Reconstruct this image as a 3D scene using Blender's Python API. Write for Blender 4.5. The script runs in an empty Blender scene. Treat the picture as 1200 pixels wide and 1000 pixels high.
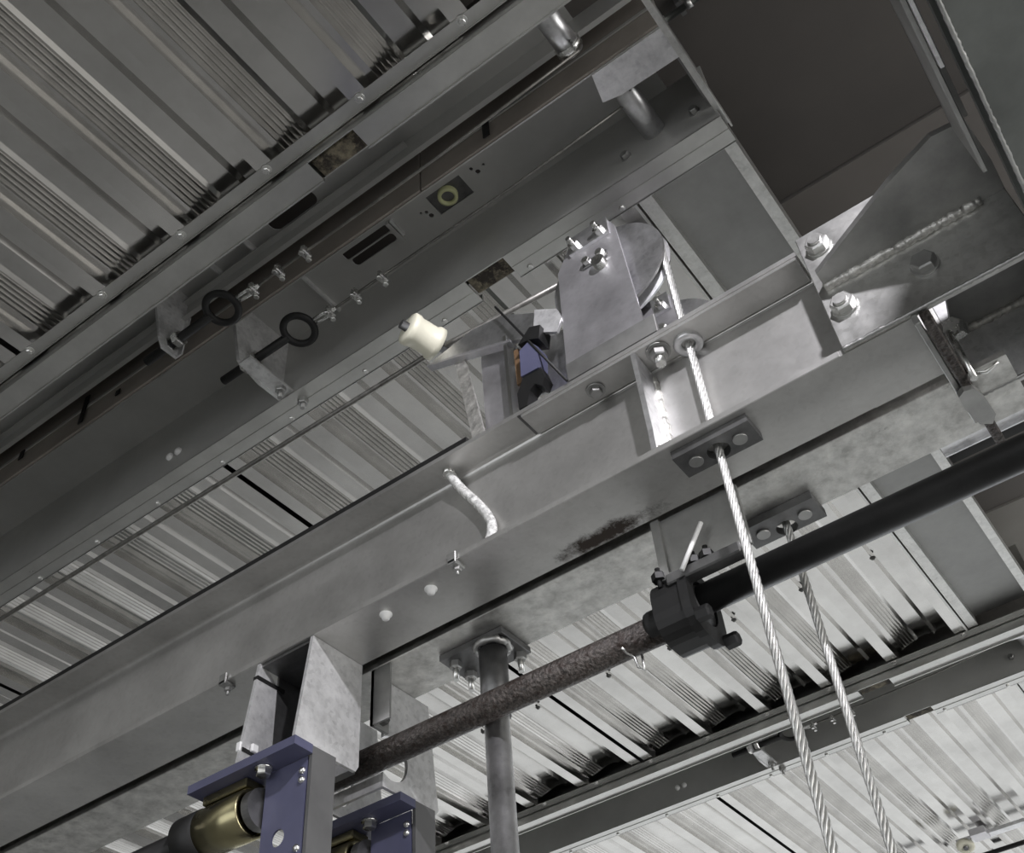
import bpy, bmesh, math, random
from mathutils import Vector, Matrix
random.seed(7)
S = bpy.context.scene
COL = S.collection

# ------------------------------------------------------------------ camera
# Camera at the world origin (phone held 1.6 m above the floor); X runs along the beams,
# Y along the roof ribs, Z up.  1 unit = 1 m.
FPX = 1271.1
RX = ((0.80445064, 0.590395, -0.06552033),      # camera right  in (X,Y,Z)
      (-0.46070524, 0.5504752, -0.69622391),    # camera down
      (-0.3749798, 0.59026333, 0.7148282))      # camera forward
cam_d = bpy.data.cameras.new('camera')
cam = bpy.data.objects.new('camera', cam_d)
COL.objects.link(cam)
cam_d.sensor_fit = 'HORIZONTAL'
cam_d.sensor_width = 36.0
cam_d.lens = 36.0 * FPX / 1200.0
cam_d.clip_start = 0.02
r, d, f = (Vector(v) for v in RX)
cam.matrix_world = Matrix(((r.x, -d.x, -f.x, 0), (r.y, -d.y, -f.y, 0), (r.z, -d.z, -f.z, 0), (0, 0, 0, 1)))
S.camera = cam

# ------------------------------------------------------------------ world, lights, exposure
S.view_settings.view_transform = 'Standard'
S.view_settings.look = 'None'
S.view_settings.gamma = 1.0
S.view_settings.use_curve_mapping = False
S.view_settings.exposure = 0.45
w = bpy.data.worlds.new('world')
S.world = w
w.use_nodes = True
bg = w.node_tree.nodes['Background']
bg.inputs['Color'].default_value = (0.93, 0.96, 1.0, 1)
bg.inputs['Strength'].default_value = 1.55


def lamp(name, kind, loc, target, energy, color=(1, 1, 1), **kw):
    l = bpy.data.lights.new(name, kind)
    l.energy = energy
    l.color = color
    for k, v in kw.items():
        setattr(l, k, v)
    o = bpy.data.objects.new(name, l)
    COL.objects.link(o)
    o.location = loc
    o.rotation_euler = (Vector(target) - Vector(loc)).to_track_quat('-Z', 'Y').to_euler()
    return o


# work lamp hanging in the open roof bay to the right, above the girder
lamp('work_lamp', 'SPOT', (0.33, 0.15, 1.59), (-0.45, 1.03, 1.02), 66, (0.97, 0.95, 1.0), spot_size=math.radians(62), spot_blend=0.22, shadow_soft_size=0.03)
# fill light added behind the viewer to lift the faces turned that way
lamp('back_fill_light', 'AREA', (-0.5, -3.9, 0.2), (-0.5, 0.0, 0.6), 62, (0.95, 0.97, 1.0), shape='RECTANGLE', size=6.0, size_y=2.6)


# side fill added beyond the girder to brighten the plates facing it
lamp('side_fill_light', 'AREA', (5.8, 0.6, -0.1), (0.0, 1.0, 0.6), 170, (1.0, 0.98, 0.96), shape='RECTANGLE', size=4.5, size_y=2.4)


# ------------------------------------------------------------------ materials
def nodes_of(m):
    m.use_nodes = True
    nt = m.node_tree
    return nt, nt.nodes['Principled BSDF']


def metal(name, col, rough=0.35, metallic=1.0, var=0.25, scale=14, rvar=0.15, spangle=0.0, bump=0.0, bscale=120, rust=0.0, rust_col=(0.06, 0.03, 0.018), stain=None):
    m = bpy.data.materials.new(name)
    nt, p = nodes_of(m)
    N, L = nt.nodes.new, nt.links.new
    tc = N('ShaderNodeTexCoord')
    n1 = N('ShaderNodeTexNoise'); n1.inputs['Scale'].default_value = scale; n1.inputs['Detail'].default_value = 6; n1.inputs['Roughness'].default_value = 0.65
    L(tc.outputs['Object'], n1.inputs['Vector'])
    cr = N('ShaderNodeValToRGB')
    lo = [c * (1 - var) for c in col]; hi = [min(1, c * (1 + var)) for c in col]
    cr.color_ramp.elements[0].position = 0.32; cr.color_ramp.elements[0].color = (*lo, 1)
    cr.color_ramp.elements[1].position = 0.68; cr.color_ramp.elements[1].color = (*hi, 1)
    L(n1.outputs['Fac'], cr.inputs['Fac'])
    out = cr.outputs['Color']
    if spangle:
        v = N('ShaderNodeTexVoronoi'); v.inputs['Scale'].default_value = 150
        L(tc.outputs['Object'], v.inputs['Vector'])
        hs = N('ShaderNodeHueSaturation'); hs.inputs['Saturation'].default_value = 0
        L(v.outputs['Color'], hs.inputs['Color'])
        mx = N('ShaderNodeMix'); mx.data_type = 'RGBA'; mx.blend_type = 'OVERLAY'; mx.inputs['Factor'].default_value = spangle
        L(out, mx.inputs[6]); L(hs.outputs['Color'], mx.inputs[7])
        out = mx.outputs[2]
    if rust:
        n2 = N('ShaderNodeTexNoise'); n2.inputs['Scale'].default_value = max(9, scale * 0.4); n2.inputs['Detail'].default_value = 8; n2.inputs['Roughness'].default_value = 0.75
        L(tc.outputs['Object'], n2.inputs['Vector'])
        c2 = N('ShaderNodeValToRGB'); c2.color_ramp.elements[0].position = 0.72 - rust; c2.color_ramp.elements[1].position = 0.8 - rust * 0.9
        L(n2.outputs['Fac'], c2.inputs['Fac'])
        mx2 = N('ShaderNodeMix'); mx2.data_type = 'RGBA'; mx2.inputs[7].default_value = (*rust_col, 1)
        L(c2.outputs['Color'], mx2.inputs['Factor']); L(out, mx2.inputs[6])
        out = mx2.outputs[2]
    if stain:
        # oval stain with ragged edge: centre and half sizes in object space
        mp = N('ShaderNodeMapping'); mp.vector_type = 'POINT'
        mp.inputs['Scale'].default_value = [1 / q for q in stain[1]]
        mp.inputs['Location'].default_value = [-c / q for c, q in zip(*stain)]
        L(tc.outputs['Object'], mp.inputs['Vector'])
        ln = N('ShaderNodeVectorMath'); ln.operation = 'LENGTH'
        L(mp.outputs['Vector'], ln.inputs[0])
        n4 = N('ShaderNodeTexNoise'); n4.inputs['Scale'].default_value = 30; n4.inputs['Detail'].default_value = 8; n4.inputs['Roughness'].default_value = 0.8
        L(tc.outputs['Object'], n4.inputs['Vector'])
        ad = N('ShaderNodeMath'); ad.operation = 'MULTIPLY_ADD'; ad.inputs[1].default_value = 2.2
        L(n4.outputs['Fac'], ad.inputs[0]); L(ln.outputs['Value'], ad.inputs[2])
        c4 = N('ShaderNodeMapRange'); c4.inputs['From Min'].default_value = 1.55; c4.inputs['From Max'].default_value = 2.1; c4.inputs['To Min'].default_value = 1; c4.inputs['To Max'].default_value = 0
        L(ad.outputs['Value'], c4.inputs['Value'])
        mx4 = N('ShaderNodeMix'); mx4.data_type = 'RGBA'; mx4.inputs[7].default_value = (0.035, 0.026, 0.02, 1)
        L(c4.outputs['Result'], mx4.inputs['Factor']); L(out, mx4.inputs[6])
        out = mx4.outputs[2]
    L(out, p.inputs['Base Color'])
    p.inputs['Metallic'].default_value = metallic
    mr = N('ShaderNodeMapRange'); mr.inputs['To Min'].default_value = max(0.03, rough - rvar); mr.inputs['To Max'].default_value = rough + rvar
    L(n1.outputs['Fac'], mr.inputs['Value']); L(mr.outputs['Result'], p.inputs['Roughness'])
    if bump:
        n3 = N('ShaderNodeTexNoise'); n3.inputs['Scale'].default_value = bscale; n3.inputs['Detail'].default_value = 4
        L(tc.outputs['Object'], n3.inputs['Vector'])
        b = N('ShaderNodeBump'); b.inputs['Strength'].default_value = bump; b.inputs['Distance'].default_value = 0.004
        L(n3.outputs['Fac'], b.inputs['Height']); L(b.outputs['Normal'], p.inputs['Normal'])
    return m


M = {}
M['deck'] = metal('deck_galvanised', (0.66, 0.65, 0.63), 0.16, 1, 0.12, 6, 0.05)
M['trough'] = metal('trough_galvanised', (0.5, 0.5, 0.485), 0.42, 0.55, 0.1, 5, 0.06)
M['panel'] = metal('dull_panel', (0.28, 0.28, 0.272), 0.36, 0.85, 0.12, 9, 0.08)
M['lip'] = metal('lip_galvanised', (0.6, 0.6, 0.58), 0.3, 1, 0.12, 7, 0.06)
M['frame'] = metal('frame_galvanised', (0.62, 0.62, 0.6), 0.36, 1, 0.15, 30, 0.08, 0.15)
M['beam'] = metal('beam_galvanised', (0.52, 0.515, 0.50), 0.38, 0.85, 0.16, 5, 0.1, 0.05, 0.05, 60, stain=((1.45, 0.042, 0.0), (0.10, 0.022, 0.02)))
M['mottled'] = metal('mottled_galvanised', (0.60, 0.595, 0.57), 0.42, 1, 0.3, 28, 0.1, 0.1, 0.12, 80, 0.06, (0.18, 0.17, 0.16))
M['bright'] = metal('bright_galvanised', (0.72, 0.72, 0.73), 0.38, 1, 0.22, 22, 0.1, 0.2)
M['plate'] = metal('cheek_galvanised', (0.58, 0.57, 0.59), 0.42, 0.9, 0.18, 10, 0.08, 0.06)
M['dark_steel'] = metal('dark_steel', (0.17, 0.17, 0.17), 0.42, 0.9, 0.3, 20, 0.1)
M['girder'] = metal('girder_steel', (0.20, 0.21, 0.20), 0.5, 0.85, 0.25, 6, 0.1)
M['fin'] = metal('fin_steel', (0.40, 0.40, 0.39), 0.45, 0.9, 0.2, 12, 0.1, 0.0, 0.06, 70)
M['weld'] = metal('weld_bead', (0.62, 0.61, 0.58), 0.5, 0.9, 0.35, 90, 0.1, 0, 0.4, 160)
M['bolt'] = metal('zinc_bolt', (0.7, 0.7, 0.68), 0.28, 1, 0.15, 60, 0.08)
M['dark_bolt'] = metal('dark_bolt', (0.16, 0.16, 0.155), 0.45, 0.9, 0.2, 60, 0.1)
M['black'] = metal('black_paint', (0.006, 0.006, 0.006), 0.55, 0.0, 0.3, 20, 0.1)
M['shaft'] = metal('black_tube', (0.022, 0.022, 0.022), 0.42, 0.3, 0.5, 9, 0.12)
M['rust'] = metal('rusty_pipe', (0.062, 0.054, 0.049), 0.5, 0.4, 0.75, 190, 0.15, 0, 0.9, 160, 0.22, (0.03, 0.02, 0.016))
M['rusty_block'] = metal('rusty_block', (0.15, 0.13, 0.09), 0.8, 0.0, 0.7, 60, 0.1, 0, 0.5, 150, 0.25, (0.02, 0.015, 0.01))
M['blue'] = metal('blue_paint', (0.085, 0.088, 0.148), 0.42, 0.0, 0.08, 20, 0.06)
M['grey_rail'] = metal('grey_rail', (0.13, 0.13, 0.13), 0.5, 0.3, 0.12, 15, 0.08)
M['brass'] = metal('brass_tube', (0.33, 0.30, 0.18), 0.28, 1, 0.12, 8, 0.05)
M['rope'] = metal('wire_rope', (0.74, 0.74, 0.72), 0.42, 0.8, 0.15, 90, 0.1)
M['cable'] = metal('dark_wire_rope', (0.22, 0.215, 0.2), 0.45, 0.7, 0.3, 60, 0.1)
M['nylon'] = metal('cream_nylon', (0.78, 0.76, 0.62), 0.4, 0.0, 0.05, 20, 0.05)
M['green_ring'] = metal('green_plastic', (0.62, 0.64, 0.36), 0.4, 0.0, 0.05, 20, 0.05)
M['white'] = metal('white_plastic', (0.8, 0.8, 0.79), 0.4, 0.0, 0.03, 20, 0.05)
M['brown'] = metal('brown_board', (0.25, 0.225, 0.2), 0.55, 0.0, 0.2, 5, 0.1)
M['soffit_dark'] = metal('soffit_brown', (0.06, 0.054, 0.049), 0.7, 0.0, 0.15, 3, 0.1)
M['soffit_mid'] = metal('soffit_half_lit', (0.115, 0.105, 0.096), 0.7, 0.0, 0.1, 3, 0.1)
M['soffit_light'] = metal('soffit_lit', (0.23, 0.22, 0.2), 0.7, 0.0, 0.1, 3, 0.1)
M['concrete'] = metal('concrete_floor', (0.42, 0.415, 0.40), 0.8, 0.0, 0.25, 0.8, 0.1)
M['wall'] = metal('grey_wall', (0.4, 0.4, 0.39), 0.8, 0.0, 0.15, 0.7, 0.1)
M['conduit'] = metal('ribbed_conduit', (0.62, 0.62, 0.6), 0.45, 0.0, 0.55, 130, 0.05)
M['wall_dark'] = metal('dark_wall', (0.2, 0.2, 0.195), 0.8, 0.0, 0.15, 0.7, 0.1)
M['bracket'] = metal('bracket_galvanised', (0.62, 0.62, 0.62), 0.4, 0.55, 0.22, 24, 0.1, 0.2)
M['orange'] = metal('ochre_board', (0.12, 0.07, 0.035), 0.6, 0.0, 0.1, 30, 0.1)


# ------------------------------------------------------------------ mesh building
def ortho(a):
    a = Vector(a).normalized()
    t = Vector((0, 0, 1)) if abs(a.z) < 0.9 else Vector((1, 0, 0))
    u = a.cross(t).normalized()
    return u, a.cross(u).normalized(), a


class MB:
    def __init__(self):
        self.v, self.f, self.s = [], [], []

    def add(self, vs, fs, smooth=False):
        o = len(self.v)
        self.v += [Vector(p) for p in vs]
        for i, q in enumerate(fs):
            self.f.append(tuple(o + k for k in q))
            self.s.append(smooth[i] if isinstance(smooth, list) else smooth)
        return self

    def box(self, x0, x1, y0, y1, z0, z1, bev=0.0):
        if bev:
            bm = bmesh.new()
            bmesh.ops.create_cube(bm, size=1.0)
            for p in bm.verts:
                p.co = Vector(((x0 + x1) / 2 + p.co.x * (x1 - x0), (y0 + y1) / 2 + p.co.y * (y1 - y0), (z0 + z1) / 2 + p.co.z * (z1 - z0)))
            bmesh.ops.bevel(bm, geom=bm.edges[:], offset=bev, segments=1, affect='EDGES')
            return self.bm(bm)
        vs = [(x, y, z) for x in (x0, x1) for y in (y0, y1) for z in (z0, z1)]
        return self.add(vs, [(0, 1, 3, 2), (4, 6, 7, 5), (0, 4, 5, 1), (2, 3, 7, 6), (0, 2, 6, 4), (1, 5, 7, 3)])

    def bm(self, bm, smooth=False):
        bm.verts.index_update()
        self.add([p.co.copy() for p in bm.verts], [[q.index for q in fc.verts] for fc in bm.faces], smooth)
        bm.free()
        return self

    def prism(self, pts, axis, a, b, holes=()):
        """2D outline (with holes) extruded along axis x/y/z from a to b."""
        def P(p, h):
            return {'x': (h, p[0], p[1]), 'y': (p[0], h, p[1]), 'z': (p[0], p[1], h)}[axis]
        bm = bmesh.new()
        edges = []
        for loop in [pts] + list(holes):
            vs = [bm.verts.new(P(p, a)) for p in loop]
            edges += [bm.edges.new((vs[i], vs[(i + 1) % len(vs)])) for i in range(len(vs))]
        if holes:
            bmesh.ops.triangle_fill(bm, edges=edges, use_beauty=True)
        else:
            bm.faces.new(bm.verts[:])
        ret = bmesh.ops.extrude_face_region(bm, geom=bm.faces[:])
        dv = Vector(P((0, 0), b - a)) if axis != 'x' else Vector((b - a, 0, 0))
        for g in ret['geom']:
            if isinstance(g, bmesh.types.BMVert):
                g.co += dv
        bmesh.ops.recalc_face_normals(bm, faces=bm.faces[:])
        return self.bm(bm)

    def cyl(self, a, b, r0, r1=None, n=20, caps=True):
        a, b = Vector(a), Vector(b)
        r1 = r0 if r1 is None else r1
        u, v, _ = ortho(b - a)
        vs = []
        for c, r in ((a, r0), (b, r1)):
            for i in range(n):
                t = 2 * math.pi * i / n
                vs.append(c + (u * math.cos(t) + v * math.sin(t)) * r)
        fs = [(i, (i + 1) % n, n + (i + 1) % n, n + i) for i in range(n)]
        sm = [True] * n
        if caps:
            fs += [tuple(range(n))[::-1], tuple(range(n, 2 * n))]
            sm += [False, False]
        return self.add(vs, fs, sm)

    def hexn(self, c, axis, across, h):
        """hexagonal nut or bolt head standing on c along axis, with a slight chamfer"""
        u, v, a = ortho(axis)
        c = Vector(c)
        R = across / math.sqrt(3)
        vs = []
        for hh, k in ((0, 1), (h * 0.85, 1), (h, 0.86)):
            vs += [c + a * hh + (u * math.cos(i * math.pi / 3) + v * math.sin(i * math.pi / 3)) * R * k for i in range(6)]
        fs = []
        for l in (0, 6):
            fs += [(l + i, l + (i + 1) % 6, l + 6 + (i + 1) % 6, l + 6 + i) for i in range(6)]
        fs += [(5, 4, 3, 2, 1, 0), (12, 13, 14, 15, 16, 17)]
        return self.add(vs, fs)

    def lathe(self, c, axis, prof, n=28, smooth=True):
        """profile of (radius, height) pairs turned about axis through c"""
        u, v, a = ortho(axis)
        c = Vector(c)
        vs = []
        for r, h in prof:
            vs += [c + a * h + (u * math.cos(2 * math.pi * i / n) + v * math.sin(2 * math.pi * i / n)) * r for i in range(n)]
        fs = []
        for k in range(len(prof) - 1):
            fs += [(k * n + i, k * n + (i + 1) % n, (k + 1) * n + (i + 1) % n, (k + 1) * n + i) for i in range(n)]
        return self.add(vs, fs, smooth)

    def tube(self, pts, r, n=8, closed=False, rad=None):
        pts = [Vector(p) for p in pts]
        m = len(pts)
        vs = []
        T0 = None
        for i, p in enumerate(pts):
            a = pts[(i - 1) % m] if (closed or i) else pts[0]
            b = pts[(i + 1) % m] if (closed or i < m - 1) else pts[-1]
            t = (b - a).normalized()
            if T0 is None:
                u, v, _ = ortho(t)
            else:
                q = T0.rotation_difference(t)
                u = q @ u
                v = q @ v
            T0 = t
            rr = rad[i] if rad else r
            vs += [p + (u * math.cos(2 * math.pi * k / n) + v * math.sin(2 * math.pi * k / n)) * rr for k in range(n)]
        fs = []
        for i in range(m if closed else m - 1):
            j = (i + 1) % m
            fs += [(i * n + k, i * n + (k + 1) % n, j * n + (k + 1) % n, j * n + k) for k in range(n)]
        sm = [True] * len(fs)
        if not closed:
            fs += [tuple(range(n))[::-1], tuple(range((m - 1) * n, m * n))]
            sm += [False, False]
        return self.add(vs, fs, sm)

    def strands(self, pts, r, count=6, lay=0.075, n=5):
        """stranded rope along a smooth polyline"""
        pts = [Vector(p) for p in pts]
        dense = []
        for a, b in zip(pts, pts[1:]):
            k = max(1, int((b - a).length / 0.007))
            dense += [a.lerp(b, i / k) for i in range(k)]
        dense.append(pts[-1])
        fr = []
        T0 = None
        s = 0
        for i, p in enumerate(dense):
            t = (dense[min(i + 1, len(dense) - 1)] - dense[max(i - 1, 0)]).normalized()
            if T0 is None:
                u, v, _ = ortho(t)
            else:
                q = T0.rotation_difference(t)
                u, v = q @ u, q @ v
                s += (p - dense[i - 1]).length
            T0 = t
            fr.append((p, u, v, s))
        rs = r * 0.36
        for c in range(count):
            ph = 2 * math.pi * c / count
            path = [p + (u * math.cos(ph + 2 * math.pi * q / lay) + v * math.sin(ph + 2 * math.pi * q / lay)) * (r - rs) for p, u, v, q in fr]
            self.tube(path, rs, n)
        return self

    def weld(self, pts, r):
        dense = []
        pts = [Vector(p) for p in pts]
        for a, b in zip(pts, pts[1:]):
            k = max(2, int((b - a).length / 0.0035))
            dense += [a.lerp(b, i / k) for i in range(k)]
        dense.append(pts[-1])
        return self.tube([p + Vector([random.uniform(-1, 1) * r * 0.15 for _ in range(3)]) for p in dense], r, 7, rad=[r * random.uniform(0.8, 1.2) for _ in dense])


def root_loc(o):
    p = Vector((0, 0, 0))
    while o is not None:
        p = p + o.location
        o = o.parent
    return p


def tag(o, label=None, cat=None, group=None, kind=None):
    for k, v in (('label', label), ('category', cat), ('group', group), ('kind', kind)):
        if v:
            o[k] = v
    return o


def build(name, mb, mat, parent=None, label=None, cat=None, group=None, kind=None):
    me = bpy.data.meshes.new(name)
    off = root_loc(parent)
    o = bpy.data.objects.new(name, me)
    if parent is None:
        xs = [min(p[i] for p in mb.v) for i in range(3)]
        xe = [max(p[i] for p in mb.v) for i in range(3)]
        off = Vector(((xs[0] + xe[0]) / 2, (xs[1] + xe[1]) / 2, xs[2]))
        o.location = off
    me.from_pydata([p - off for p in mb.v], [], mb.f)
    me.polygons.foreach_set('use_smooth', mb.s)
    me.update()
    me.materials.append(M[mat])
    COL.objects.link(o)
    o.parent = parent
    return tag(o, label, cat, group, kind)


def thing(name, loc, label=None, cat=None, group=None, kind=None):
    o = bpy.data.objects.new(name, None)
    o.empty_display_size = 0.05
    COL.objects.link(o)
    o.location = loc
    return tag(o, label, cat, group, kind)


def copy_tree(o, dloc=(0, 0, 0), parent=None, label=None, group=None):
    c = o.copy()
    COL.objects.link(c)
    c.parent = parent
    if parent is None:
        c.location = o.location + Vector(dloc)
    if label:
        c['label'] = label
    if group:
        c['group'] = group
    for ch in list(o.children):
        copy_tree(ch, parent=c)
    return c


def circ(cx, cy, r, n=20):
    return [(cx + r * math.cos(2 * math.pi * i / n), cy + r * math.sin(2 * math.pi * i / n)) for i in range(n)]


def rect(x0, x1, y0, y1):
    return [(x0, y0), (x1, y0), (x1, y1), (x0, y1)]


def rrect(x0, x1, y0, y1, r, n=5):
    out = []
    for cx, cy, a0 in ((x1 - r, y1 - r, 0), (x0 + r, y1 - r, 90), (x0 + r, y0 + r, 180), (x1 - r, y0 + r, 270)):
        for i in range(n + 1):
            t = math.radians(a0 + 90 * i / n)
            out.append((cx + r * math.cos(t), cy + r * math.sin(t)))
    return out


ZF = -1.6
XL, XD = -5.38, -0.378      # left end of the roof, right end of the corrugated deck

# ------------------------------------------------------------------ setting
build('floor', MB().box(-30, 30, -4.2, 45, ZF - 0.1, ZF), 'concrete', None, 'grey concrete floor of the hall far below the steelwork', 'floor', kind='structure')
build('wall_left', MB().box(-5.6, -5.4, -4, 5.6, ZF, 3.2), 'wall_dark', None, 'grey hall wall at the far end of the beams', 'wall', kind='structure')
build('wall_right', MB().box(6, 6.2, -4, 5.6, ZF, 3.2), 'wall', None, 'grey hall wall beyond the girder', 'wall', kind='structure')
build('wall_back', MB().box(-5.6, 6.2, -4.2, -4, ZF, 3.2), 'wall', None, 'grey hall wall behind the viewer', 'wall', kind='structure')

# corrugated roof deck: 207 mm pitch, narrow low ribs, recessed pans
PITCH = 0.2066
PROF = [(0, 0), (.033, 0), (.039, .043), (.079, .043), (.0875, .034), (.0905, .043), (.134, .043), (.141, .037), (.147, .0395), (.150, .035), (.156, .0375), (.159, .0325),
        (.165, .035), (.168, .030), (.174, .0325), (.177, .0275), (.183, .030), (.186, .024), (.2015, .024)]
NSHEET = 5


def deck_sheet(mb, xr, n, y0, y1, z, tail=True):
    pts = []
    for k in range(n):
        pts += [(xr - k * PITCH - u, z + h) for u, h in PROF]
    if tail:
        pts += [(xr - n * PITCH, z), (xr - n * PITCH - .033, z)]
    th = 0.0012
    vs, fs = [], []
    for x, zz in pts:
        vs += [(x, y0, zz), (x, y1, zz), (x, y0, zz + th), (x, y1, zz + th)]
    for i in range(len(pts) - 1):
        a, b = 4 * i, 4 * i + 4
        fs += [(a, a + 1, b + 1, b), (a + 2, b + 2, b + 3, a + 3), (a, b, b + 2, a + 2), (a + 1, a + 3, b + 3, b + 1)]
    mb.add(vs, fs)


def deck_bay(y0, y1, z, label, screws):
    root = thing('ceiling', (XL, (y0 + y1) / 2, z), label, 'ceiling', kind='structure')
    build('light_block_layer', MB().box(XL, XD + 0.03, y0 - 0.02, y1 + 0.02, z + 0.13, z + 0.15), 'soffit_dark', root)  # dark sheet added above the deck to stop light leaks
    x = -0.38
    first = True
    while x > XL:
        n = NSHEET
        mb = MB()
        deck_sheet(mb, x, n, y0, y1, z)
        sh = build('deck_sheet', mb, 'deck', root)
        if first or screws > 1:
            me = None
            for k in range(n + 1):
                for yy in ([y0 + (y1 - y0) * t for t in (0.70, 0.75)] if y0 > 0 else ()):
                    xx = x - k * PITCH - 0.085
                    if k == n:
                        continue
                    if me is None:
                        s = build('screw', MB().lathe((xx, yy, z + .034), (0, 0, -1), [(0.008, 0), (0.008, 0.0015), (0.0055, 0.002), (0.0045, 0.006), (0.0, 0.006)], 8), 'dark_bolt', sh)
                        me = (s.data, Vector((xx, yy, z)))
                    else:
                        s = bpy.data.objects.new('screw', me[0])
                        COL.objects.link(s)
                        s.parent = sh
                        s.location = Vector((xx, yy, z)) - me[1]
        x -= n * PITCH + 0.033 + 0.014
        # overlap strip past the joint
        first = False
    return root


deck_bay(-3.9, 0.604, 1.62, 'corrugated metal roof deck above the trough with the rusty cut-out, away from the beams', 1)
deck_bay(1.062, 2.885, 1.70, 'corrugated metal roof deck between the two roof troughs, above the twin beams', 2)
deck_bay(3.352, 5.3, 1.775, 'brightly lit corrugated metal roof deck beyond the far roof trough', 2)

# dark soffit over the open bay to the right of the deck
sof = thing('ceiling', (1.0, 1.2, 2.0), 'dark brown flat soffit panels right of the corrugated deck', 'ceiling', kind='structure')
for i, (a, b, mt, zz) in enumerate(((-4, 1.475, 'soffit_dark', 2.0), (1.48, 2.815, 'soffit_mid', 1.995), (2.82, 5.3, 'soffit_light', 1.99))):  # darker to paler tones paint the uneven light on the soffit
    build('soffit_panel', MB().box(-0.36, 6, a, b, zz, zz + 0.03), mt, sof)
build('roof_cover', MB().box(-5.4, -0.3, -4, 5.3, 2.12, 2.15), 'soffit_dark', sof)

# edge frame of the deck: two angles along Y with a flat panel between them
def edge_frame(y0, y1, z, n, lab):
    r_ = thing('trim_%d' % n, (-0.27, y0, z), lab, 'trim', kind='structure')
    a = build('angle_bar', MB().box(-0.372, -0.345, y0, y1, z, z + 0.003).box(-0.348, -0.345, y0, y1, z + 0.003, z + 0.05), 'frame', r_)
    build('edge_strip', MB().box(-0.381, -0.3755, y0, y1, z - 0.006, z + 0.04), 'lip', r_)
    build('angle_bar', MB().box(-0.192, -0.169, y0, y1, z, z + 0.003).box(-0.172, -0.169, y0, y1, z - 0.004, z + 0.05), 'frame', r_)
    build('flat_panel', MB().box(-0.345, -0.190, y0, y1, z + 0.028, z + 0.031), 'panel', r_)


edge_frame(1.03, 2.87, 1.70, 1, 'galvanised edge frame with flat panel closing the deck beside the open bay')
edge_frame(3.32, 5.3, 1.775, 2, 'galvanised edge frame closing the far deck beside the open bay')
tr = thing('trim_3', (0.2, 2.1, 1.70), 'galvanised cross rail with a dark slot in the open roof bay', 'trim', kind='structure')
build('cross_rail', MB().box(-0.168, 1.5, 2.085, 2.13, 1.70, 1.704).box(-0.168, 1.5, 2.126, 2.13, 1.69, 1.70), 'bright', tr)
build('slot_dark_sheet', MB().box(-0.168, 1.5, 2.13, 2.25, 1.76, 1.765), 'black', tr)  # black sheet painted in for the darkness of an empty opening
build('cross_rail', MB().box(-0.168, 1.5, 2.25, 2.30, 1.70, 1.705), 'frame', tr)


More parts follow.
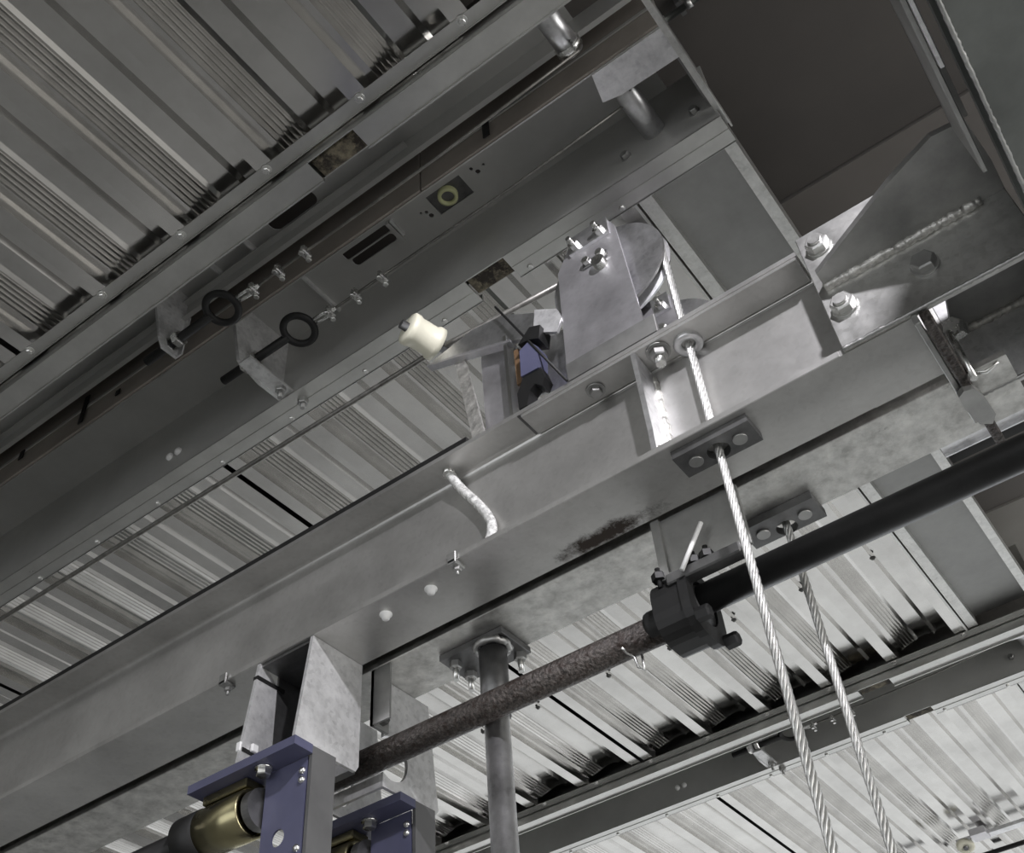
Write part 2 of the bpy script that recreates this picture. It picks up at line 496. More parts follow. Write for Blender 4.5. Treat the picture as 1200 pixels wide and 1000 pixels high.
# ------------------------------------------------------------------ roof troughs
def make_trough():
    t = thing('roof_trough', (-0.7, 0.85, 1.59), 'galvanised double roof trough above the beams, with yellow-green plug in its web', 'roof trough', 'roof troughs')
    xl, xe = XL, -0.165
    c0, c1 = -0.735, -0.637
    # left lip: flange A against the deck, step, lower strip B with notch
    m = MB()
    m.box(xl, xe, .583, .606, 1.618, 1.62)
    m.box(xl, xe, .6045, .606, 1.614, 1.62)
    m.box(xl, xe, .611, .613, 1.59, 1.62)
    build('deck_flange', m, 'lip', t)
    m = MB()
    for a, b in ((xl, c0), (c1, xe)):
        m.box(a, b, .611, .653, 1.588, 1.591)
        m.box(a, b, .650, .653, 1.583, 1.60)
    m.box(xl, xe, .653, .655, 1.60, 1.863)
    st = build('lower_strip', m, 'lip', t)
    build('rusty_block', MB().box(c0 + .001, c1 - .001, .616, .652, 1.594, 1.64, .003), 'rusty_block', t, label='rusty packing block showing in a notch')
    k = 0
    x = -0.38
    me = None
    while x > -2.4:
        p = Vector((x - .0165, .590, 1.618))
        if me is None:
            s = build('screw', MB().hexn(p, (0, 0, -1), .010, .006).cyl(p, p + Vector((0, 0, -.0012)), .009, n=12), 'bolt', t)
            me = (s.data, p)
        else:
            s = bpy.data.objects.new('screw', me[0])
            COL.objects.link(s)
            s.parent = t
            s.location = p - me[1]
        for (yy, zz) in ((1.066, 1.68),):
            s = bpy.data.objects.new('screw', me[0])
            COL.objects.link(s)
            s.parent = t
            s.location = Vector((x - .0165, yy, zz)) - me[1]
        x -= PITCH
    # left web with slot, and its right-hand down-turned flange
    m = MB().box(xl, -1.1, .655, .80, 1.863, 1.866).box(-.84, -.30, .655, .80, 1.863, 1.866)
    m.prism(rect(-1.1, -.84, .655, .80), 'z', 1.863, 1.866, [rrect(-1.02, -.90, .757, .794, .016)])
    m.box(xl, xe, .798, .80, 1.79, 1.866)
    m.box(xl, xe, .790, .80, 1.788, 1.790)
    build('web_plate', m, 'trough', t)
    build('ledge', MB().box(xl, -0.68, .785, .798, 1.836, 1.839), 'trough', t)
    # brown boards standing in the gap
    build('gap_board', MB().box(xl, -0.678, .8285, .834, 1.722, 1.86), 'brown', t)
    build('gap_board', MB().box(-0.674, xe, .8295, .834, 1.722, 1.87), 'brown', t)
    build('gap_rail', MB().box(xl, xe, .8255, .8285, 1.782, 1.789), 'trough', t)
    for xs, h in ((-.52, .055), (-1.62, .085)):
        build('black_strap', MB().box(xs - .007, xs + .007, .823, .8255, 1.735, 1.735 + h), 'black', t)
    build('black_strap', MB().box(-1.84, -1.825, .823, .8255, 1.76, 1.785), 'black', t)
    build('black_strap', MB().box(-1.508, -1.495, .823, .8255, 1.742, 1.757), 'black', t)
    # right channel: edge, web with slots and plug, right wall, right lip with notch
    m = MB().box(xl, xe, .834, .837, 1.72, 1.866)
    build('inner_flange', m, 'lip', t)
    sl = [rrect(-.955, -.838, .915, .934, .004), rrect(-.95, -.84, .937, .958, .008), rect(-.735, -.652, .918, .968)]
    hs = [circ(-.755, .945, .004, 8), circ(-.752, .957, .0055, 8), circ(-.765, .94, .003, 8), circ(-.625, .923, .004, 8), circ(-.618, .936, .0055, 8), circ(-.6, .93, .003, 8)]
    m = MB().box(xl, -1.05, .837, 1.018, 1.863, 1.866).box(-.56, -.235, .837, 1.018, 1.863, 1.866)
    m.prism(rect(-1.05, -.80, .837, 1.018), 'z', 1.863, 1.866, sl[:2])
    m.prism(rect(-.80, -.56, .837, 1.018), 'z', 1.863, 1.866, sl[2:] + hs)
    build('web_plate', m, 'trough', t)
    build('slot_edge', MB().box(-.824, -.819, .912, .955, 1.855, 1.863), 'bright', t)
    build('slot_edge', MB().box(-.834, -.826, .912, .966, 1.852, 1.863), 'trough', t)
    pl = build('plug_plate', MB().prism(rect(-.74, -.648, .915, .971), 'z', 1.867, 1.870, [circ(-.697, .941, .017)]), 'dark_steel', t, label='dark square plate with a yellow-green plug')
    build('plug_ring', MB().lathe((-.697, .941, 1.868), (0, 0, -1), [(.013, 0), (.013, .012), (.0165, .014), (.0205, .012), (.0205, 0)], 28), 'green_ring', pl)
    build('plug_centre', MB().cyl((-.697, .941, 1.868), (-.697, .941, 1.862), .014), 'dark_steel', pl)
    m = MB().box(xl, xe, 1.016, 1.019, 1.68, 1.866)
    build('side_wall', m, 'trough', t)
    m = MB()
    c0, c1 = -.722, -.632
    for a, b in ((xl, c0), (c1, xe)):
        m.box(a, b, 1.016, 1.076, 1.678, 1.681)
        m.box(a, b, 1.074, 1.077, 1.678, 1.699)
        m.box(a, b, 1.046, 1.048, 1.6765, 1.678)
    build('outer_lip', m, 'lip', t)
    build('notch_block', MB().box(c0 + .001, c1 - .001, 1.0195, 1.062, 1.684, 1.72, .003), 'rusty_block', t, label='dark packing block showing in a notch')
    # end of the trough: cover plate, pins, tie strip
    build('end_plate', MB().prism([(-.306, .836), (-.158, .836), (-.166, .899), (-.285, .897), (-.318, .889)], 'z', 1.716, 1.72), 'bright', t, label='pale triangular end cover plate')
    for (px, ya, yb, zz) in ((-.283, .882, 1.016, 1.76), (-.315, .70, .797, 1.752)):
        p = build('pin', MB().cyl((px, ya, zz), (px, yb, zz), .0215, n=28), 'bright', t, label='galvanised cross pin')
        s = 1 if ya > .8 else -1
        e = ya if s > 0 else yb
        build('collar', MB().cyl((px, e + s * .006, zz), (px, e + s * .02, zz), .0245, n=28), 'bolt', p)
        build('split_pin', MB().cyl((px + .012, e + s * .026, zz - .026), (px + .012, e + s * .026, zz + .026), .0025, n=8), 'dark_bolt', p)
    build('tie_strip', MB().box(-.170, -.157, .60, 1.05, 1.70, 1.704).box(-.160, -.157, .60, 1.05, 1.684, 1.70), 'frame', t)
    build('end_cap', MB().box(-.176, -.171, .837, 1.016, 1.722, 1.87), 'dark_steel', t)  # dark plate added so the trough end looks shaded
    for bx, bz in ((-.346, 1.735), (-.203, 1.737)):
        build('bolt', MB().cyl((bx, 1.016, bz), (bx, 1.0145, bz), .011, n=14).hexn((bx, 1.0145, bz), (0, -1, 0), .015, .009), 'fin', t)
    for bx in (-1.525, -1.552):
        build('bolt', MB().lathe((bx, 1.016, 1.732), (0, -1, 0), [(.0095, 0), (.009, .005), (.005, .008), (0, .009)], 12), 'white', t)  # white colour paints the glint on these bolt heads
    return t


trough = make_trough()


def anchor(x0, y, z, lab):
    """eye bolt through a cross bracket inside the trough"""
    e = thing('eye_bolt', (x0 - .13, y, z - .03), lab, 'eye bolt', 'eye bolts in the roof troughs')
    ring = [(x0 + .032 * math.cos(a), y + .032 * math.sin(a), z - .006 * math.sin(a)) for a in [2 * math.pi * i / 28 for i in range(28)]]
    build('ring', MB().tube(ring, .0075, 10, True), 'black', e)
    build('shank', MB().cyl((x0 - .028, y, z), (x0 - .215, y, z), .0095, n=14), 'black', e)
    for dx in (-.128, -.155):
        build('nut', MB().hexn((x0 + dx, y, z), (1, 0, 0), .030, .014), 'bolt', e)
    return e


def tension_rope(x0, y, z, lab):
    rope = thing('tension_rope', (x0, y, z), lab, 'wire rope', 'tension ropes in the roof troughs')
    loop = [(x0 + .012 + .012 * math.cos(a), y + .010 * math.sin(a), z + .012 + .004 * math.sin(2 * a)) for a in [2 * math.pi * i / 16 for i in range(16)]]
    build('rope_eye', MB().tube([(x0 + .075, y, z), (x0 + .045, y - .006, z), (x0 + .022, y - .006, z), (x0 + .012, y, z + .006), (x0 + .02, y + .006, z + .004), (x0 + .045, y + .006, z), (x0 + .075, y, z)], .0035, 8), 'bolt', rope)
    build('rope_line', MB().tube([(x0 + .06, y, z), (x0 + .5, y + .004, z + .012), (-.30, y + .004, z + .03)], .0028, 8), 'cable', rope)
    for k in range(3):
        xx = x0 + .06 + k * .068
        c = build('rope_clip', MB().box(xx - .007, xx + .007, y - .012, y + .012, z - .012, z - .003, .002).box(xx - .005, xx + .005, y - .009, y + .009, z - .003, z + .006, .002), 'bolt', rope)
        ub = [(xx, y - .010, z - .018), (xx, y - .010, z + .004), (xx, y - .006, z + .011), (xx, y + .006, z + .011), (xx, y + .010, z + .004), (xx, y + .010, z - .018)]
        build('u_bolt', MB().tube(ub, .003, 7), 'bolt', c)
        for s in (-1, 1):
            build('nut', MB().hexn((xx, y + s * .010, z - .012), (0, 0, -1), .010, .006), 'bolt', c)
    return rope


e1 = anchor(-1.135, .783, 1.70, 'black eye bolt beside the rusty-notched lip of the trough above the beams')
e3 = anchor(-1.071, .926, 1.72, 'black eye bolt through the boxed plate bracket under the near trough')
t1 = tension_rope(-1.115, .788, 1.70, 'thin wire rope with three clips from the eye bolt by the rusty notch')
t3 = tension_rope(-1.051, .931, 1.72, 'thin wire rope with three clips from the eye bolt in the boxed bracket')


def anchor_brackets(t):
    # left bracket under the left web
    b = build('anchor_bracket', MB().prism([(.70, 1.863), (.80, 1.863), (.80, 1.70), (.803, 1.675), (.765, 1.675), (.752, 1.70)], 'x', -1.283, -1.277), 'bracket', t, label='cross plate holding an eye bolt')
    build('bracket_rib', MB().box(-1.277, -1.262, .80, .803, 1.675, 1.79), 'bracket', b)
    for xx in (-1.175, -1.08):
        build('bracket_rib', MB().box(xx, xx + .004, .70, .80, 1.845, 1.863), 'bracket', b)
    # right bracket
    b = build('anchor_bracket', MB().prism([(1.016, 1.682), (1.016, 1.863), (.868, 1.863), (.868, 1.80), (.895, 1.70), (.955, 1.682)], 'x', -1.212, -1.204), 'bracket', t, label='boxed plate bracket holding an eye bolt')
    build('bracket_rib', MB().prism([(-1.204, .895), (-1.172, .895), (-1.172, 1.016), (-1.204, 1.016)], 'z', 1.684, 1.690), 'bracket', b)
    build('bracket_rib', MB().box(-1.204, -1.10, .868, .872, 1.80, 1.863), 'bracket', b)
    build('bracket_rib', MB().box(-1.055, -1.05, .868, 1.016, 1.853, 1.863), 'bracket', b)
    for xx, yy in ((-1.185, .995), (-1.17, 1.045)):
        build('bracket_bolt', MB().hexn((xx, yy, 1.684 if yy < 1.016 else 1.678), (0, 0, -1), .02, .011).cyl((xx, yy, 1.69), (xx, yy, 1.655), .005, n=8), 'fin', b)


anchor_brackets(trough)
D2 = (0, 2.29, .077)
far = copy_tree(trough, D2, label='galvanised double roof trough crossing behind both hanging ropes')
copy_tree(e1, D2, label='black eye bolt beside the lit strip of the far roof trough')
copy_tree(e3, D2, label='black eye bolt in the boxed bracket of the far roof trough')
copy_tree(t1, D2, label='thin wire rope with clips along the lit strip of the far trough')
copy_tree(t3, D2, label='thin wire rope with clips along the dark wall of the far trough')


# ------------------------------------------------------------------ twin I-beams
def ibeam(y0, y1, z0, z1, tf, tw, rr=0.009):
    c = (y0 + y1) / 2
    h = tw / 2
    pts = []

    def arc(cy, cz, a0, a1):
        for i in range(5):
            a = math.radians(a0 + (a1 - a0) * i / 4)
            pts.append((cy + rr * math.cos(a), cz + rr * math.sin(a)))
    e = .001
    pts += [(y0 + e, z0), (y1 - e, z0), (y1, z0 + e), (y1, z0 + tf)]
    arc(c + h + rr, z0 + tf + rr, 270, 180)
    arc(c + h + rr, z1 - tf - rr, 180, 90)
    pts += [(y1, z1 - tf), (y1, z1 - e), (y1 - e, z1), (y0 + e, z1), (y0, z1 - e), (y0, z1 - tf)]
    arc(c - h - rr, z1 - tf - rr, 90, 0)
    arc(c - h - rr, z0 + tf + rr, 0, -90)
    pts += [(y0, z0 + tf), (y0, z0 + e)]
    return pts


TF = .0095
ZT = 1.2245
b1 = thing('steel_beam', (-2, 1.0475, 1.0), 'galvanised I-beam with the triangular stiffener and curled white conduit on its web', 'steel beam')
build('beam_section', MB().prism(ibeam(.990, 1.105, 1.0, ZT, TF, .006), 'x', XL, -.138).box(-.138, -.037, .991, 1.105, 1.0, 1.0 + TF), 'beam', b1)
b2 = thing('steel_beam', (-2, 1.18, 1.0), 'mottled galvanised I-beam standing behind the conduit beam across a narrow gap', 'steel beam')
build('beam_section', MB().prism(ibeam(1.125, 1.238, 1.0, ZT, TF, .006), 'x', XL, .03), 'mottled', b2)
# details of beam one
build('doubler_plate', MB().box(-.612, -.140, .9905, 1.040, ZT - TF - .006, ZT - TF, .001), 'beam', b1)
for x, y, big in ((-.376, 1.012, 1), (-.49, 1.017, 0)):
    p = Vector((x, y, ZT - TF - .006))
    q = build('nut', MB().cyl(p, p + Vector((0, 0, -.003)), .019 if big else .015, n=18).hexn(p + Vector((0, 0, -.003)), (0, 0, -1), .024 if big else .018, .014 if big else .008), 'fin', b1)
    if big:
        build('bolt_end', MB().cyl(p, p + Vector((0, 0, -.030)), .0075, n=12), 'bolt', q)
p = Vector((-.333, 1.026, ZT - TF - .006))
build('bushing', MB().lathe(p, (0, 0, -1), [(.0095, -.01), (.0095, .003), (.012, .007), (.0215, .007), (.0225, .004), (.0225, 0)], 28), 'bright', b1, label='bright bushing where the rope passes the flange')
build('stiffener', MB().prism([(.991, ZT - TF - .006), (1.0, ZT - TF - .006), (1.0445, 1.20), (1.0445, 1.0095), (.992, 1.0095), (.994, 1.05)], 'x', -.412, -.404), 'bright', b1, label='pale triangular web stiffener')
build('weld', MB().weld([(-.404, 1.0435, 1.195), (-.403, 1.0435, 1.02), (-.403, 1.03, 1.012), (-.403, .995, 1.012)], .0055), 'weld', b1)
build('packing_strip', MB().box(-3.5, -.72, .9935, 1.10, ZT, ZT + .014), 'black', b1)
for x, y in ((-.819, 1.021), (-.911, 1.025)):
    build('plug', MB().lathe((x, y, 1.0), (0, 0, -1), [(.010, 0), (.010, .002), (.0065, .004), (.006, .009), (0, .010)], 14), 'white', b1)
for x in (-.752, -1.225):
    q = build('edge_clamp', MB().box(x - .008, x + .008, .985, 1.010, .992, .9995, .002).box(x - .008, x + .008, .985, .9885, .992, 1.012, .001), 'fin', b1)
    build('clamp_bolt', MB().hexn((x, 1.0, .992), (0, 0, -1), .011, .006).cyl((x, 1.0, .990), (x, 1.0, .979), .0025, n=8), 'fin', q)
build('web_joint', MB().box(-.618, -.614, .9905, 1.043, ZT - TF - .002, ZT - TF), 'dark_steel', b1)

# conduit on the web
cd = thing('conduit', (-.72, 1.03, 1.02), 'curled white corrugated conduit lying on the beam web', 'conduit')
ctrl = [(-.778, 1.020, 1.222), (-.772, 1.026, 1.198), (-.757, 1.032, 1.168), (-.735, 1.034, 1.132), (-.716, 1.034, 1.095), (-.708, 1.032, 1.065), (-.714, 1.028, 1.035), (-.732, 1.02, 1.014)]


def smooth_path(c, k=8):
    c = [Vector(p) for p in c]
    out = []
    for i in range(len(c) - 1):
        p0, p1, p2, p3 = c[max(i - 1, 0)], c[i], c[i + 1], c[min(i + 2, len(c) - 1)]
        for j in range(k):
            t = j / k
            out.append(0.5 * ((2 * p1) + (p2 - p0) * t + (2 * p0 - 5 * p1 + 4 * p2 - p3) * t * t + (3 * p1 - p0 - 3 * p2 + p3) * t ** 3))
    out.append(c[-1])
    return out


pth = smooth_path(ctrl, 10)
build('hose', MB().tube(pth, .0075, 10, rad=[.0075 + .0009 * (i % 2) for i in range(len(pth))]), 'conduit', cd)
build('end_fitting', MB().cyl(pth[0], pth[0] + Vector((0, 0, -.014)), .010, n=14), 'bolt', cd)


# ------------------------------------------------------------------ rope guide plates, ropes, sheaves
def guide(y, yn, yf, lab):
    g = thing('guide_plate', (-.333, y, .985), lab, 'guide plate', 'rope guide plates')
    build('plate', MB().prism(rect(-.390, -.277, yn, yf), 'z', .986, .9995, [circ(-.333, y, .016, 22)]), 'dark_steel', g)
    for x in (-.366, -.300):
        build('bolt', MB().cyl((x, (yn + yf) / 2, .986), (x, (yn + yf) / 2, .983), .010, n=16), 'fin', g)
    return g


guide(1.027, 1.001, 1.047, 'dark bolted guide plate under the flange with the pale rope through its hole')
guide(1.232, 1.196, 1.247, 'dark bolted guide plate under the mottled beam beside the black shaft')


def sheave(dy, lab, lab_rope, left):
    """one rope over one sheave"""
    y = 1.028 + dy
    R = .097
    cx, cz = -.333 - R, 1.553 - R
    path = [(left, y, cz + R)] + [(cx, y, cz + R)]
    path += [(cx + R * math.sin(a), y, cz + R * math.cos(a)) for a in [math.pi / 2 * i / 14 for i in range(1, 15)]]
    path += [(-.333, y, -1.3)]
    rp = build('wire_rope', MB().strands(path, .0062), 'rope', None, lab_rope, 'wire rope', 'hanging wire ropes')
    s = thing('sheave_block', (cx, y, ZT), lab, 'sheave block', 'sheave blocks on the beams')
    disc = [(.012, -.013), (R + .009, -.013), (R + .010, -.009), (R - .006, -.003), (R - .006, .003), (R + .010, .009), (R + .009, .013), (.012, .013)]
    build('wheel', MB().lathe((cx, y, cz), (0, 1, 0), disc, 44, False), 'bright', s)
    build('axle', MB().cyl((cx, y - .045, cz), (cx, y + .045, cz), .012, n=18), 'bolt', s)
    ck = [(-.523, 1.262), (-.381, 1.262), (-.392, 1.54), (-.402, 1.562), (-.478, 1.562), (-.512, 1.50)]
    build('cheek_plate', MB().prism(ck, 'y', y - .031, y - .026), 'plate', s, label='large grey cheek plate')
    build('cheek_plate', MB().prism(ck, 'y', y + .026, y + .031), 'plate', s)
    cp = build('clamp_plate', MB().prism([(-.482, 1.522), (-.402, 1.522), (-.402, 1.566), (-.482, 1.566)], 'y', y - .037, y - .031), 'bright', s)
    for x in (-.468, -.418):
        build('bolt', MB().hexn((x, y - .037, 1.535), (0, -1, 0), .017, .010).cyl((x, y - .037, 1.535), (x, y - .06, 1.535), .005, n=10), 'bolt', cp)
    build('keeper_plate', MB().box(-.462, -.414, y - .035, y - .031, 1.468, 1.484, .001), 'dark_steel', s)
    for x in (-.452, -.425):
        build('bolt', MB().hexn((x, y - .035, 1.478), (0, -1, 0), .014, .009), 'bolt', s)
    build('base_angle', MB().box(-.523, -.362, y - .034, y - .029, ZT, 1.270, .001).box(-.523, -.362, y - .034, y - .001, ZT, ZT + .006), 'fin', s)
    build('base_angle', MB().box(-.523, -.362, y + .029, y + .034, ZT, 1.270, .001), 'fin', s)
    return s


sheave(0, 'sheave block with large grey cheek plate on the conduit beam', 'long pale twisted rope through the guide plate of the conduit beam', -.51)
sheave(.206, 'sheave block behind the first one, on the mottled beam', 'twisted rope hanging through the guide plate of the mottled beam', -.62)

build('pull_cable', MB().tube([(-4.0, 1.028, 1.575), (-1.8, 1.028, 1.558), (-.80, 1.028, 1.5475), (-.52, 1.022, 1.508)], .0055, 8), 'cable', None, 'thin dark cable stretched under the deck to the cream roller', 'cable')

# roller arm standing on beam one
ra = thing('roller_arm', (-.66, 1.01, ZT), 'grey tapered bracket arm carrying a cream nylon roller under the cable', 'roller bracket')
build('arm_plate', MB().prism([(-.80, 1.474), (-.733, 1.452), (-.62, 1.408), (-.56, 1.38), (-.55, 1.43), (-.63, 1.487), (-.70, 1.50), (-.785, 1.484)], 'y', 1.000, 1.008), 'bright', ra)
build('arm_lip', MB().prism([(-.80, 1.474), (-.733, 1.452), (-.62, 1.408), (-.62, 1.402), (-.733, 1.446), (-.80, 1.470)], 'y', .995, 1.010), 'plate', ra)
build('arm_end', MB().prism([(-.573, 1.388), (-.529, 1.357), (-.517, 1.383), (-.523, 1.412), (-.565, 1.443)], 'y', .994, 1.000), 'bracket', ra, label='pale five-sided end of the arm')
build('post', MB().prism([(-.70, ZT), (-.635, ZT), (-.628, 1.43), (-.70, 1.462)], 'y', 1.022, 1.028), 'plate', ra)
build('post_flange', MB().box(-.636, -.630, .998, 1.05, ZT, 1.43), 'lip', ra)
build('back_plate', MB().prism([(-.63, 1.30), (-.52, 1.26), (-.52, 1.40), (-.63, 1.44)], 'y', 1.034, 1.038), 'bright', ra)
build('ochre_strip', MB().box(-.620, -.611, 1.003, 1.008, 1.30, 1.385), 'orange', ra)
rl = build('roller', MB().lathe((-.812, .955, 1.552), (.32, 1, -.12), [(.009, 0), (.029, 0), (.032, .003), (.032, .012), (.0295, .017), (.029, .050), (.033, .056), (.033, .066), (.009, .066)], 36), 'nylon', ra, label='cream nylon roller')
build('axle', MB().cyl((-.816, .942, 1.5535), (-.782, 1.05, 1.541), .009, n=14), 'dark_steel', rl)
# threaded strip beside the post
ts = build('rough_strip', MB().prism([(-.750, 1.482), (-.728, 1.474), (-.690, ZT), (-.714, ZT)], 'y', 1.006, 1.011), 'weld', None, 'rough grey strip leaning from the roller arm to the beam', 'steel strip')

# limit switch
sw = thing('limit_switch', (-.585, 1.0, ZT), 'small blue and black limit switch with a thin rod beside the cheek plate', 'switch')
build('body', MB().prism([(-.600, 1.290), (-.566, 1.288), (-.562, 1.335), (-.578, 1.362), (-.598, 1.352)], 'y', .985, 1.012), 'blue', sw)
build('head', MB().prism([(-.598, 1.366), (-.573, 1.392), (-.552, 1.382), (-.558, 1.352), (-.575, 1.362)], 'y', .983, 1.014), 'black', sw)
build('base', MB().prism([(-.612, ZT), (-.596, ZT), (-.588, 1.252), (-.578, 1.26), (-.566, 1.248), (-.558, 1.262), (-.564, 1.290), (-.598, 1.290), (-.612, 1.26)], 'y', .988, 1.010), 'black', sw)
build('rod', MB().cyl((-.637, .985, 1.50), (-.519, .985, 1.222), .0022, n=8), 'black', sw)

# ------------------------------------------------------------------ fin plates at the girder
def fin(y, lab, bolts, x0):
    f_ = thing('fin_plate', (0, y, 1.0), lab, 'fin plate', 'fin plates on the girder')
    build('plate', MB().box(x0, .1225, y, y + .010, 1.002, 1.238, .0012), 'frame' if y < 1.1 else 'bracket', f_)
    g = [(x0 + .012, y - .028), (.009, y - .099), (.075, y - .127), (.115, y - .123), (.1225, y - .05), (.1225, y), (x0 + .012, y)]
    build('gusset', MB().prism(g, 'z', 1.118, 1.127), 'fin', f_, label='dark cut-corner gusset')
    build('weld', MB().weld([(x0 + .012, y - .002, 1.117), (.092, y - .002, 1.117)], .0068), 'weld', f_)
    build('weld', MB().weld([(x0, y - .001, 1.001), (.122, y - .001, 1.001)], .0028), 'fin', f_)
    for x, z, nut in bolts:
        q = build('bolt', MB().hexn((x, y - .003, z), (0, -1, 0), .028, .011).cyl((x, y, z), (x, y - .003, z), .018, n=22), 'frame' if nut else 'fin', f_)
        if nut:
            build('bolt_end', MB().cyl((x, y - .014, z), (x, y - .018, z), .009, n=14), 'frame', q)
    return f_


fin(.984, 'bolted fin plate with dark gusset joining the conduit beam to the girder', ((-.105, 1.199, 1), (-.107, 1.069, 1), (.0, 1.064, 0)), -.131)
fin(1.177, 'second fin plate with weld bead behind the strap clamp', ((.012, 1.14, 1),), -.02)

gd = thing('girder', (.25, 0, .98), 'dark steel girder running crosswise with a narrow black gap along its edge', 'girder')
build('bottom_flange', MB().box(.124, .40, -3.9, 3.0, .98, 1.0, .002), 'girder', gd)
build('web', MB().box(.25, .265, -3.9, 3.0, 1.0, 1.34), 'girder', gd)
build('top_flange', MB().box(.16, .40, -3.9, 3.0, 1.34, 1.36), 'girder', gd)
build('edge_angle', MB().box(.098, .1035, -3.9, .855, 1.01, 1.10, .001).box(.098, .118, -3.9, .84, 1.095, 1.10), 'fin', gd)
build('edge_strip', MB().box(.1035, .1085, -3.9, .70, 1.000, 1.012, .001), 'bright', gd)
build('weld', MB().weld([(.1245, -.3, .980), (.1245, .95, .980)], .0025), 'fin', gd)

# strap clamp crossing under both beams
sc = thing('strap_clamp', (-.03, 1.13, .985), 'rusty flat-bar strap clamp crossing beneath both beam ends', 'clamp')
build('bar', MB().box(-.0435, -.036, .985, 1.20, .982, .9985, .001), 'fin', sc)
build('bar', MB().box(-.034, -.021, .985, 1.30, .978, .9975, .002), 'rust', sc)
build('jaw', MB().prism([(-.043, 1.125), (-.034, 1.118), (-.022, 1.122), (-.017, 1.14), (-.015, 1.185), (-.024, 1.20), (-.038, 1.19), (-.044, 1.15)], 'z', .970, .979), 'fin', sc)
build('threaded_rod', MB().cyl((-.016, 1.105, 1.06), (-.016, 1.105, .970), .005, n=10), 'bolt', sc)
build('wing', MB().tube([(-.020, 1.125, 1.0), (.0, 1.135, .998), (.018, 1.13, 1.0)], .003, 6), 'bolt', sc)
build('nut', MB().hexn((-.004, 1.13, 1.08), (-.3, -1, -.3), .026, .02), 'bolt', sc)

# ------------------------------------------------------------------ shaft, bearing and hanger
sh = thing('drive_shaft', (-.3, 1.15, .83), 'black tube continuing as a thinner rusty pipe beneath the mottled beam', 'shaft')
build('black_tube', MB().cyl((-.455, 1.15, .870), (1.2, 1.15, .870), .0215, n=40), 'shaft', sh)
build('rusty_pipe', MB().cyl((-1.25, 1.15, .856), (-.50, 1.15, .856), .0215, n=32), 'rust', sh, label='rough rusty pipe')
build('coupling', MB().lathe((-.535, 1.15, .860), (1, 0, 0), [(0, 0), (.0235, 0), (.025, .005), (.025, .045), (.031, .06), (.031, .083), (0, .083)], 32), 'black', sh)
build('wire_tie', MB().tube([(-.575, 1.13, .84), (-.573, 1.14, .835), (-.568, 1.15, .832), (-.562, 1.146, .81), (-.556, 1.15, .805), (-.556, 1.15, .83)], .002, 6), 'bolt', sh)
hb = thing('bearing_hanger', (-.43, 1.13, .80), 'dark plate hanger with a black bearing housing around the shaft', 'bearing')
build('hanger_plate', MB().box(-.487, -.352, 1.114, 1.120, .895, 1.0, .001), 'fin', hb)
build('hanger_edge', MB().box(-.487, -.474, 1.108, 1.114, .895, 1.0), 'fin', hb)
build('foot_angle', MB().box(-.478, -.365, 1.100, 1.122, .880, .897, .002), 'dark_steel', hb)
prof = rrect(1.104, 1.196, .812, .905, .034)
bore = [circ(1.15, .862, .033, 24)]
build('bearing_housing', MB().prism(prof, 'x', -.507, -.462, bore), 'black', hb)
build('bearing_flange', MB().prism([(p[0] + (p[0] - 1.15) * .12, p[1] + (p[1] - .862) * .12) for p in prof], 'x', -.462, -.449, bore), 'black', hb)
for yy, zz in ((1.112, .898), (1.190, .820), (1.112, .822)):
    build('bolt', MB().hexn((-.449, yy, zz), (1, 0, 0), .018, .02), 'black', hb)
for xx, mt in ((-.49, 'black'), (-.435, 'black'), (-.415, 'black')):
    build('stud', MB().cyl((xx, 1.108, .885), (xx, 1.108, .918), .004, n=8).hexn((xx, 1.108, .897), (0, 0, 1), .018, .012), mt, hb)
build('pin_rod', MB().cyl((-.448, 1.092, .885), (-.408, 1.098, .950), .0035, n=8), 'white', hb)

# pipe column under the mottled beam
pc = thing('pipe_column', (-.825, 1.185, ZF), 'galvanised round pipe column with a rusty bolted head plate under the mottled beam', 'column')
build('pipe', MB().cyl((-.828, 1.185, ZF), (-.828, 1.185, .955), .0195, n=32), 'bright', pc)
build('pipe_sleeve', MB().cyl((-.828, 1.185, .86), (-.828, 1.185, .975), .0225, n=32), 'dark_steel', pc)
build('head_plate', MB().box(-.92, -.795, 1.165, 1.245, .988, .9995, .001), 'dark_steel', pc)
build('weld', MB().weld([(-.828 + .026 * math.cos(a), 1.185 + .026 * math.sin(a), .982) for a in [i * .35 for i in range(19)]], .006), 'fin', pc)
for x, y in ((-.902, 1.185), (-.902, 1.225), (-.81, 1.235)):
    q = build('nut', MB().hexn((x, y, .988), (0, 0, -1), .018, .012), 'fin', pc)
    build('bolt_end', MB().cyl((x, y, .988), (x, y, .955), .005, n=8), 'bolt', q)


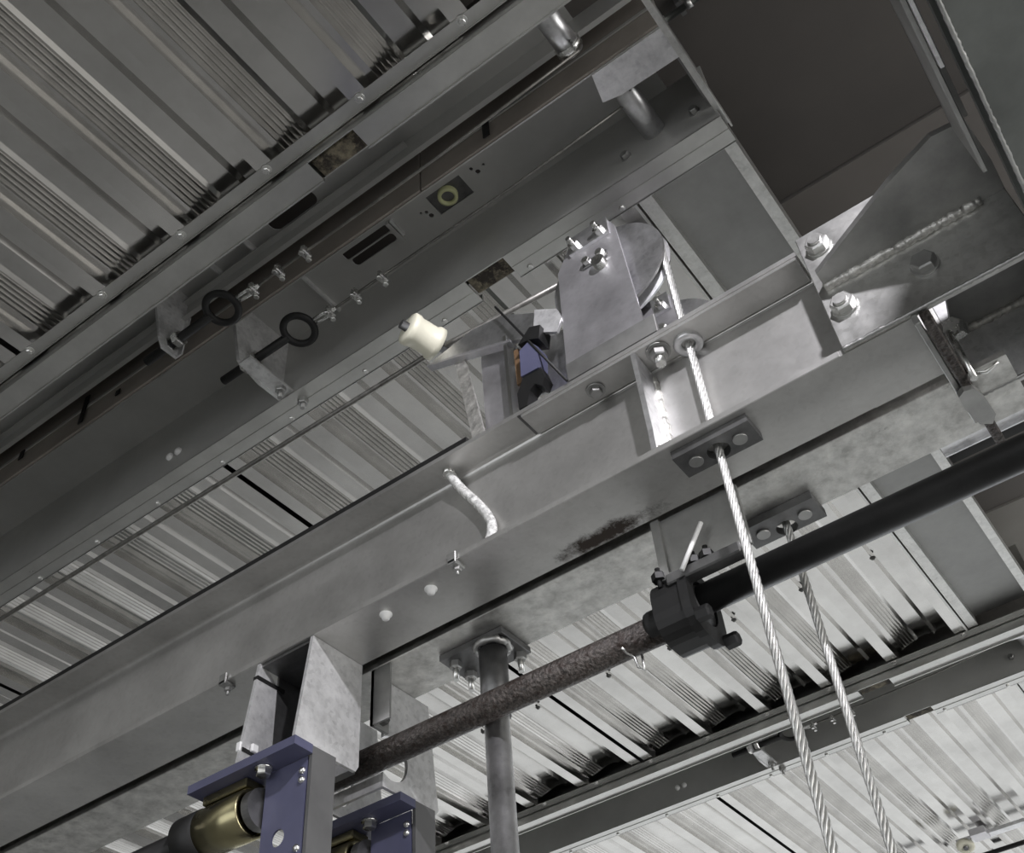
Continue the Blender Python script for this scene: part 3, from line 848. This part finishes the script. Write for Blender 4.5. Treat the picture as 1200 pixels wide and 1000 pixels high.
# ------------------------------------------------------------------ bracket boxes, blue uprights and motors
def bracket():
    b = thing('bracket_box', (-1.09, 1.04, .81), 'open galvanised bracket box with black cable ties under the conduit beam', 'bracket', 'bracket boxes under the beams')
    out = [(.992, .9995), (1.105, .9995), (1.105, .822), (1.099, .812), (.978, .812), (.971, .82)]
    build('side_plate', MB().prism(out, 'x', -1.036, -1.03), 'bracket', b)
    build('side_plate', MB().prism([(.992, .9995), (1.004, .9995), (1.032, .975), (1.036, .812), (.978, .812), (.971, .82)], 'x', -1.151, -1.145), 'bracket', b)
    build('inner_shade_liner', MB().box(-1.150, -1.036, 1.090, 1.104, .812, .9995).box(-1.150, -1.146, 1.036, 1.09, .812, .9995).box(-1.145, -1.036, .996, 1.09, .9935, .9993), 'dark_steel', b)  # dark liner paints the shade inside the box
    for z in (.842, .972):
        t_ = 1 - (z - .812) / .188
        yy = .992 - .019 * t_
        q = build('cable_tie', MB().box(-1.153, -1.143, yy - .001, yy + .058, z - .003, z + .003), 'black', b)
        if z < .9:
            for k in range(2):
                build('tie_head', MB().box(-1.144, -1.138, yy + .014 + k * .026, yy + .026 + k * .026, z + .001, z + .014 - k * .004, .001), 'white', q)
            build('tie_head', MB().box(-1.155, -1.146, yy - .004, yy + .002, z - .002, z + .013, .001), 'white', q)
    return b


def pierced_bracket():
    b = thing('bracket_box', (-1.09, 1.22, .81), 'galvanised bracket box with a round notch around the rusty pipe', 'bracket', 'bracket boxes under the beams')
    arc = [(1.182 + .037 * math.cos(a), .866 + .037 * math.sin(a)) for a in [math.radians(-126 + 252 * i / 16) for i in range(17)]]
    out = [(1.272, .9995), (1.16, .9995)] + arc[::-1] + [(1.16, .812), (1.288, .812), (1.295, .82)]
    build('side_plate', MB().prism(out, 'x', -1.036, -1.03), 'bracket', b)
    build('side_plate', MB().prism(out, 'x', -1.151, -1.145), 'bracket', b)
    build('front_plate', MB().box(-1.145, -1.036, 1.16, 1.166, .812, .834), 'bracket', b)
    build('angle_cleat', MB().box(-1.03, -1.024, 1.127, 1.165, .90, .9995).box(-1.03, -.99, 1.127, 1.131, .90, .9995), 'fin', b)
    for z in (.975, .915):
        build('bolt', MB().hexn((-1.024, 1.147, z), (1, 0, 0), .015, .012), 'dark_bolt', b)
    return b


bracket()
pierced_bracket()


def upright(dy, lab, lab_m):
    u = thing('blue_upright', (-1.07, 1.02 + dy, ZF), lab, 'upright', 'blue uprights')
    hp = [(-1.238, .962), (-1.02, .962), (-1.021, .999), (-1.113, .9995), (-1.114, 1.058), (-1.238, 1.058)]
    tp = build('head_plate', MB().prism([(a, c + dy) for a, c in hp], 'z', .798, .8115), 'blue', u)
    build('bolt', MB().cyl((-1.10, .982 + dy, .798), (-1.10, .982 + dy, .795), .013, n=18).hexn((-1.10, .982 + dy, .795), (0, 0, -1), .019, .010), 'bolt', tp)
    build('front_face', MB().prism(rect(-1.112, -1.031, ZF, .798), 'y', 1.0 + dy, 1.003 + dy, [circ(-1.078, .692, .0125, 18), circ(-1.078, .50, .0125, 18), circ(-1.078, .28, .0125, 18)]), 'blue', u)
    build('side_channel', MB().box(-1.028, -1.022, 1.0 + dy, 1.048 + dy, ZF, .811).box(-1.112, -1.028, 1.044 + dy, 1.048 + dy, ZF, .798), 'grey_rail', u)
    for z in (.778, .764, .665, .65, .45):
        build('rivet', MB().lathe((-1.039, 1.0 + dy, z), (0, -1, 0), [(.0055, 0), (.005, .003), (.003, .0045), (0, .005)], 10), 'bolt', u)
    yc, zc = 1.003 + dy, .749
    m = thing('motor_tube', (-1.2, yc, .71), lab_m, 'tube motor', 'tube motors beside the blue uprights')
    build('brass_sleeve', MB().lathe((-1.228, yc, zc), (1, 0, 0), [(.030, 0), (.036, .001), (.036, .092), (.031, .094), (.031, .06)], 36), 'brass', m)
    build('clamp_ring', MB().lathe((-1.130, yc, zc), (1, 0, 0), [(.024, 0), (.030, 0), (.030, .014), (.0, .014)], 36, False), 'dark_steel', m)
    build('end_cap', MB().lathe((-1.278, yc, zc), (1, 0, 0), [(0, 0), (.03, 0), (.037, .006), (.037, .052), (0, .052)], 36), 'black', m)
    build('drive_pipe', MB().cyl((-1.9, yc, zc), (-1.278, yc, zc), .022, n=28), 'shaft', m)
    build('mount_bar', MB().box(-1.226, -1.135, .982 + dy, 1.02 + dy, .783, .7975, .002), 'brass', m)
    return u


upright(0, 'blue steel upright with grey side rail under the open bracket box', 'brass and black tube motor beside the upright of the open bracket box')
upright(.228, 'blue steel upright with grey side rail below the notched bracket box', 'brass and black tube motor beside the upright of the notched bracket box')

# ------------------------------------------------------------------ small ceiling items
tc = thing('ceiling_conduit', (.2, .95, 1.95), 'thin grey conduit with a coupling under the dark soffit', 'conduit')
build('pipe', MB().cyl((-.24, .945, 1.955), (1.5, .945, 1.955), .0065, n=14), 'girder', tc)
for x in (-.19, -.135):
    build('coupling', MB().cyl((x, .945, 1.955), (x + .012, .945, 1.955), .009, n=14), 'fin', tc)
build('clip', MB().box(-.15, -.14, .93, .96, 1.955, 2.0), 'dark_steel', tc)

rb = thing('ceiling_roller', (-.91, 4.40, 1.70), 'pale round roller on a flat bar under the brightly lit far deck', 'roller')
build('roller', MB().lathe((-.905, 4.385, 1.752), (0, -.5, -1), [(.010, 0), (.028, 0), (.034, .004), (.034, .014), (.028, .018), (.010, .018), (.010, 0)], 28), 'nylon', rb)
build('axle', MB().cyl((-.905, 4.39, 1.77), (-.905, 4.375, 1.73), .009, n=14), 'dark_steel', rb)
build('flat_bar', MB().box(-.93, -.60, 4.36, 4.40, 1.755, 1.768), 'bright', rb)
build('bracket_tab', MB().box(-.86, -.80, 4.30, 4.37, 1.74, 1.765), 'plate', rb)
build('edge_cable', MB().cyl((-1.2, 4.545, 1.755), (.4, 4.545, 1.755), .009, n=10), 'black', None, 'black cable running under the far end of the lit deck', 'cable')
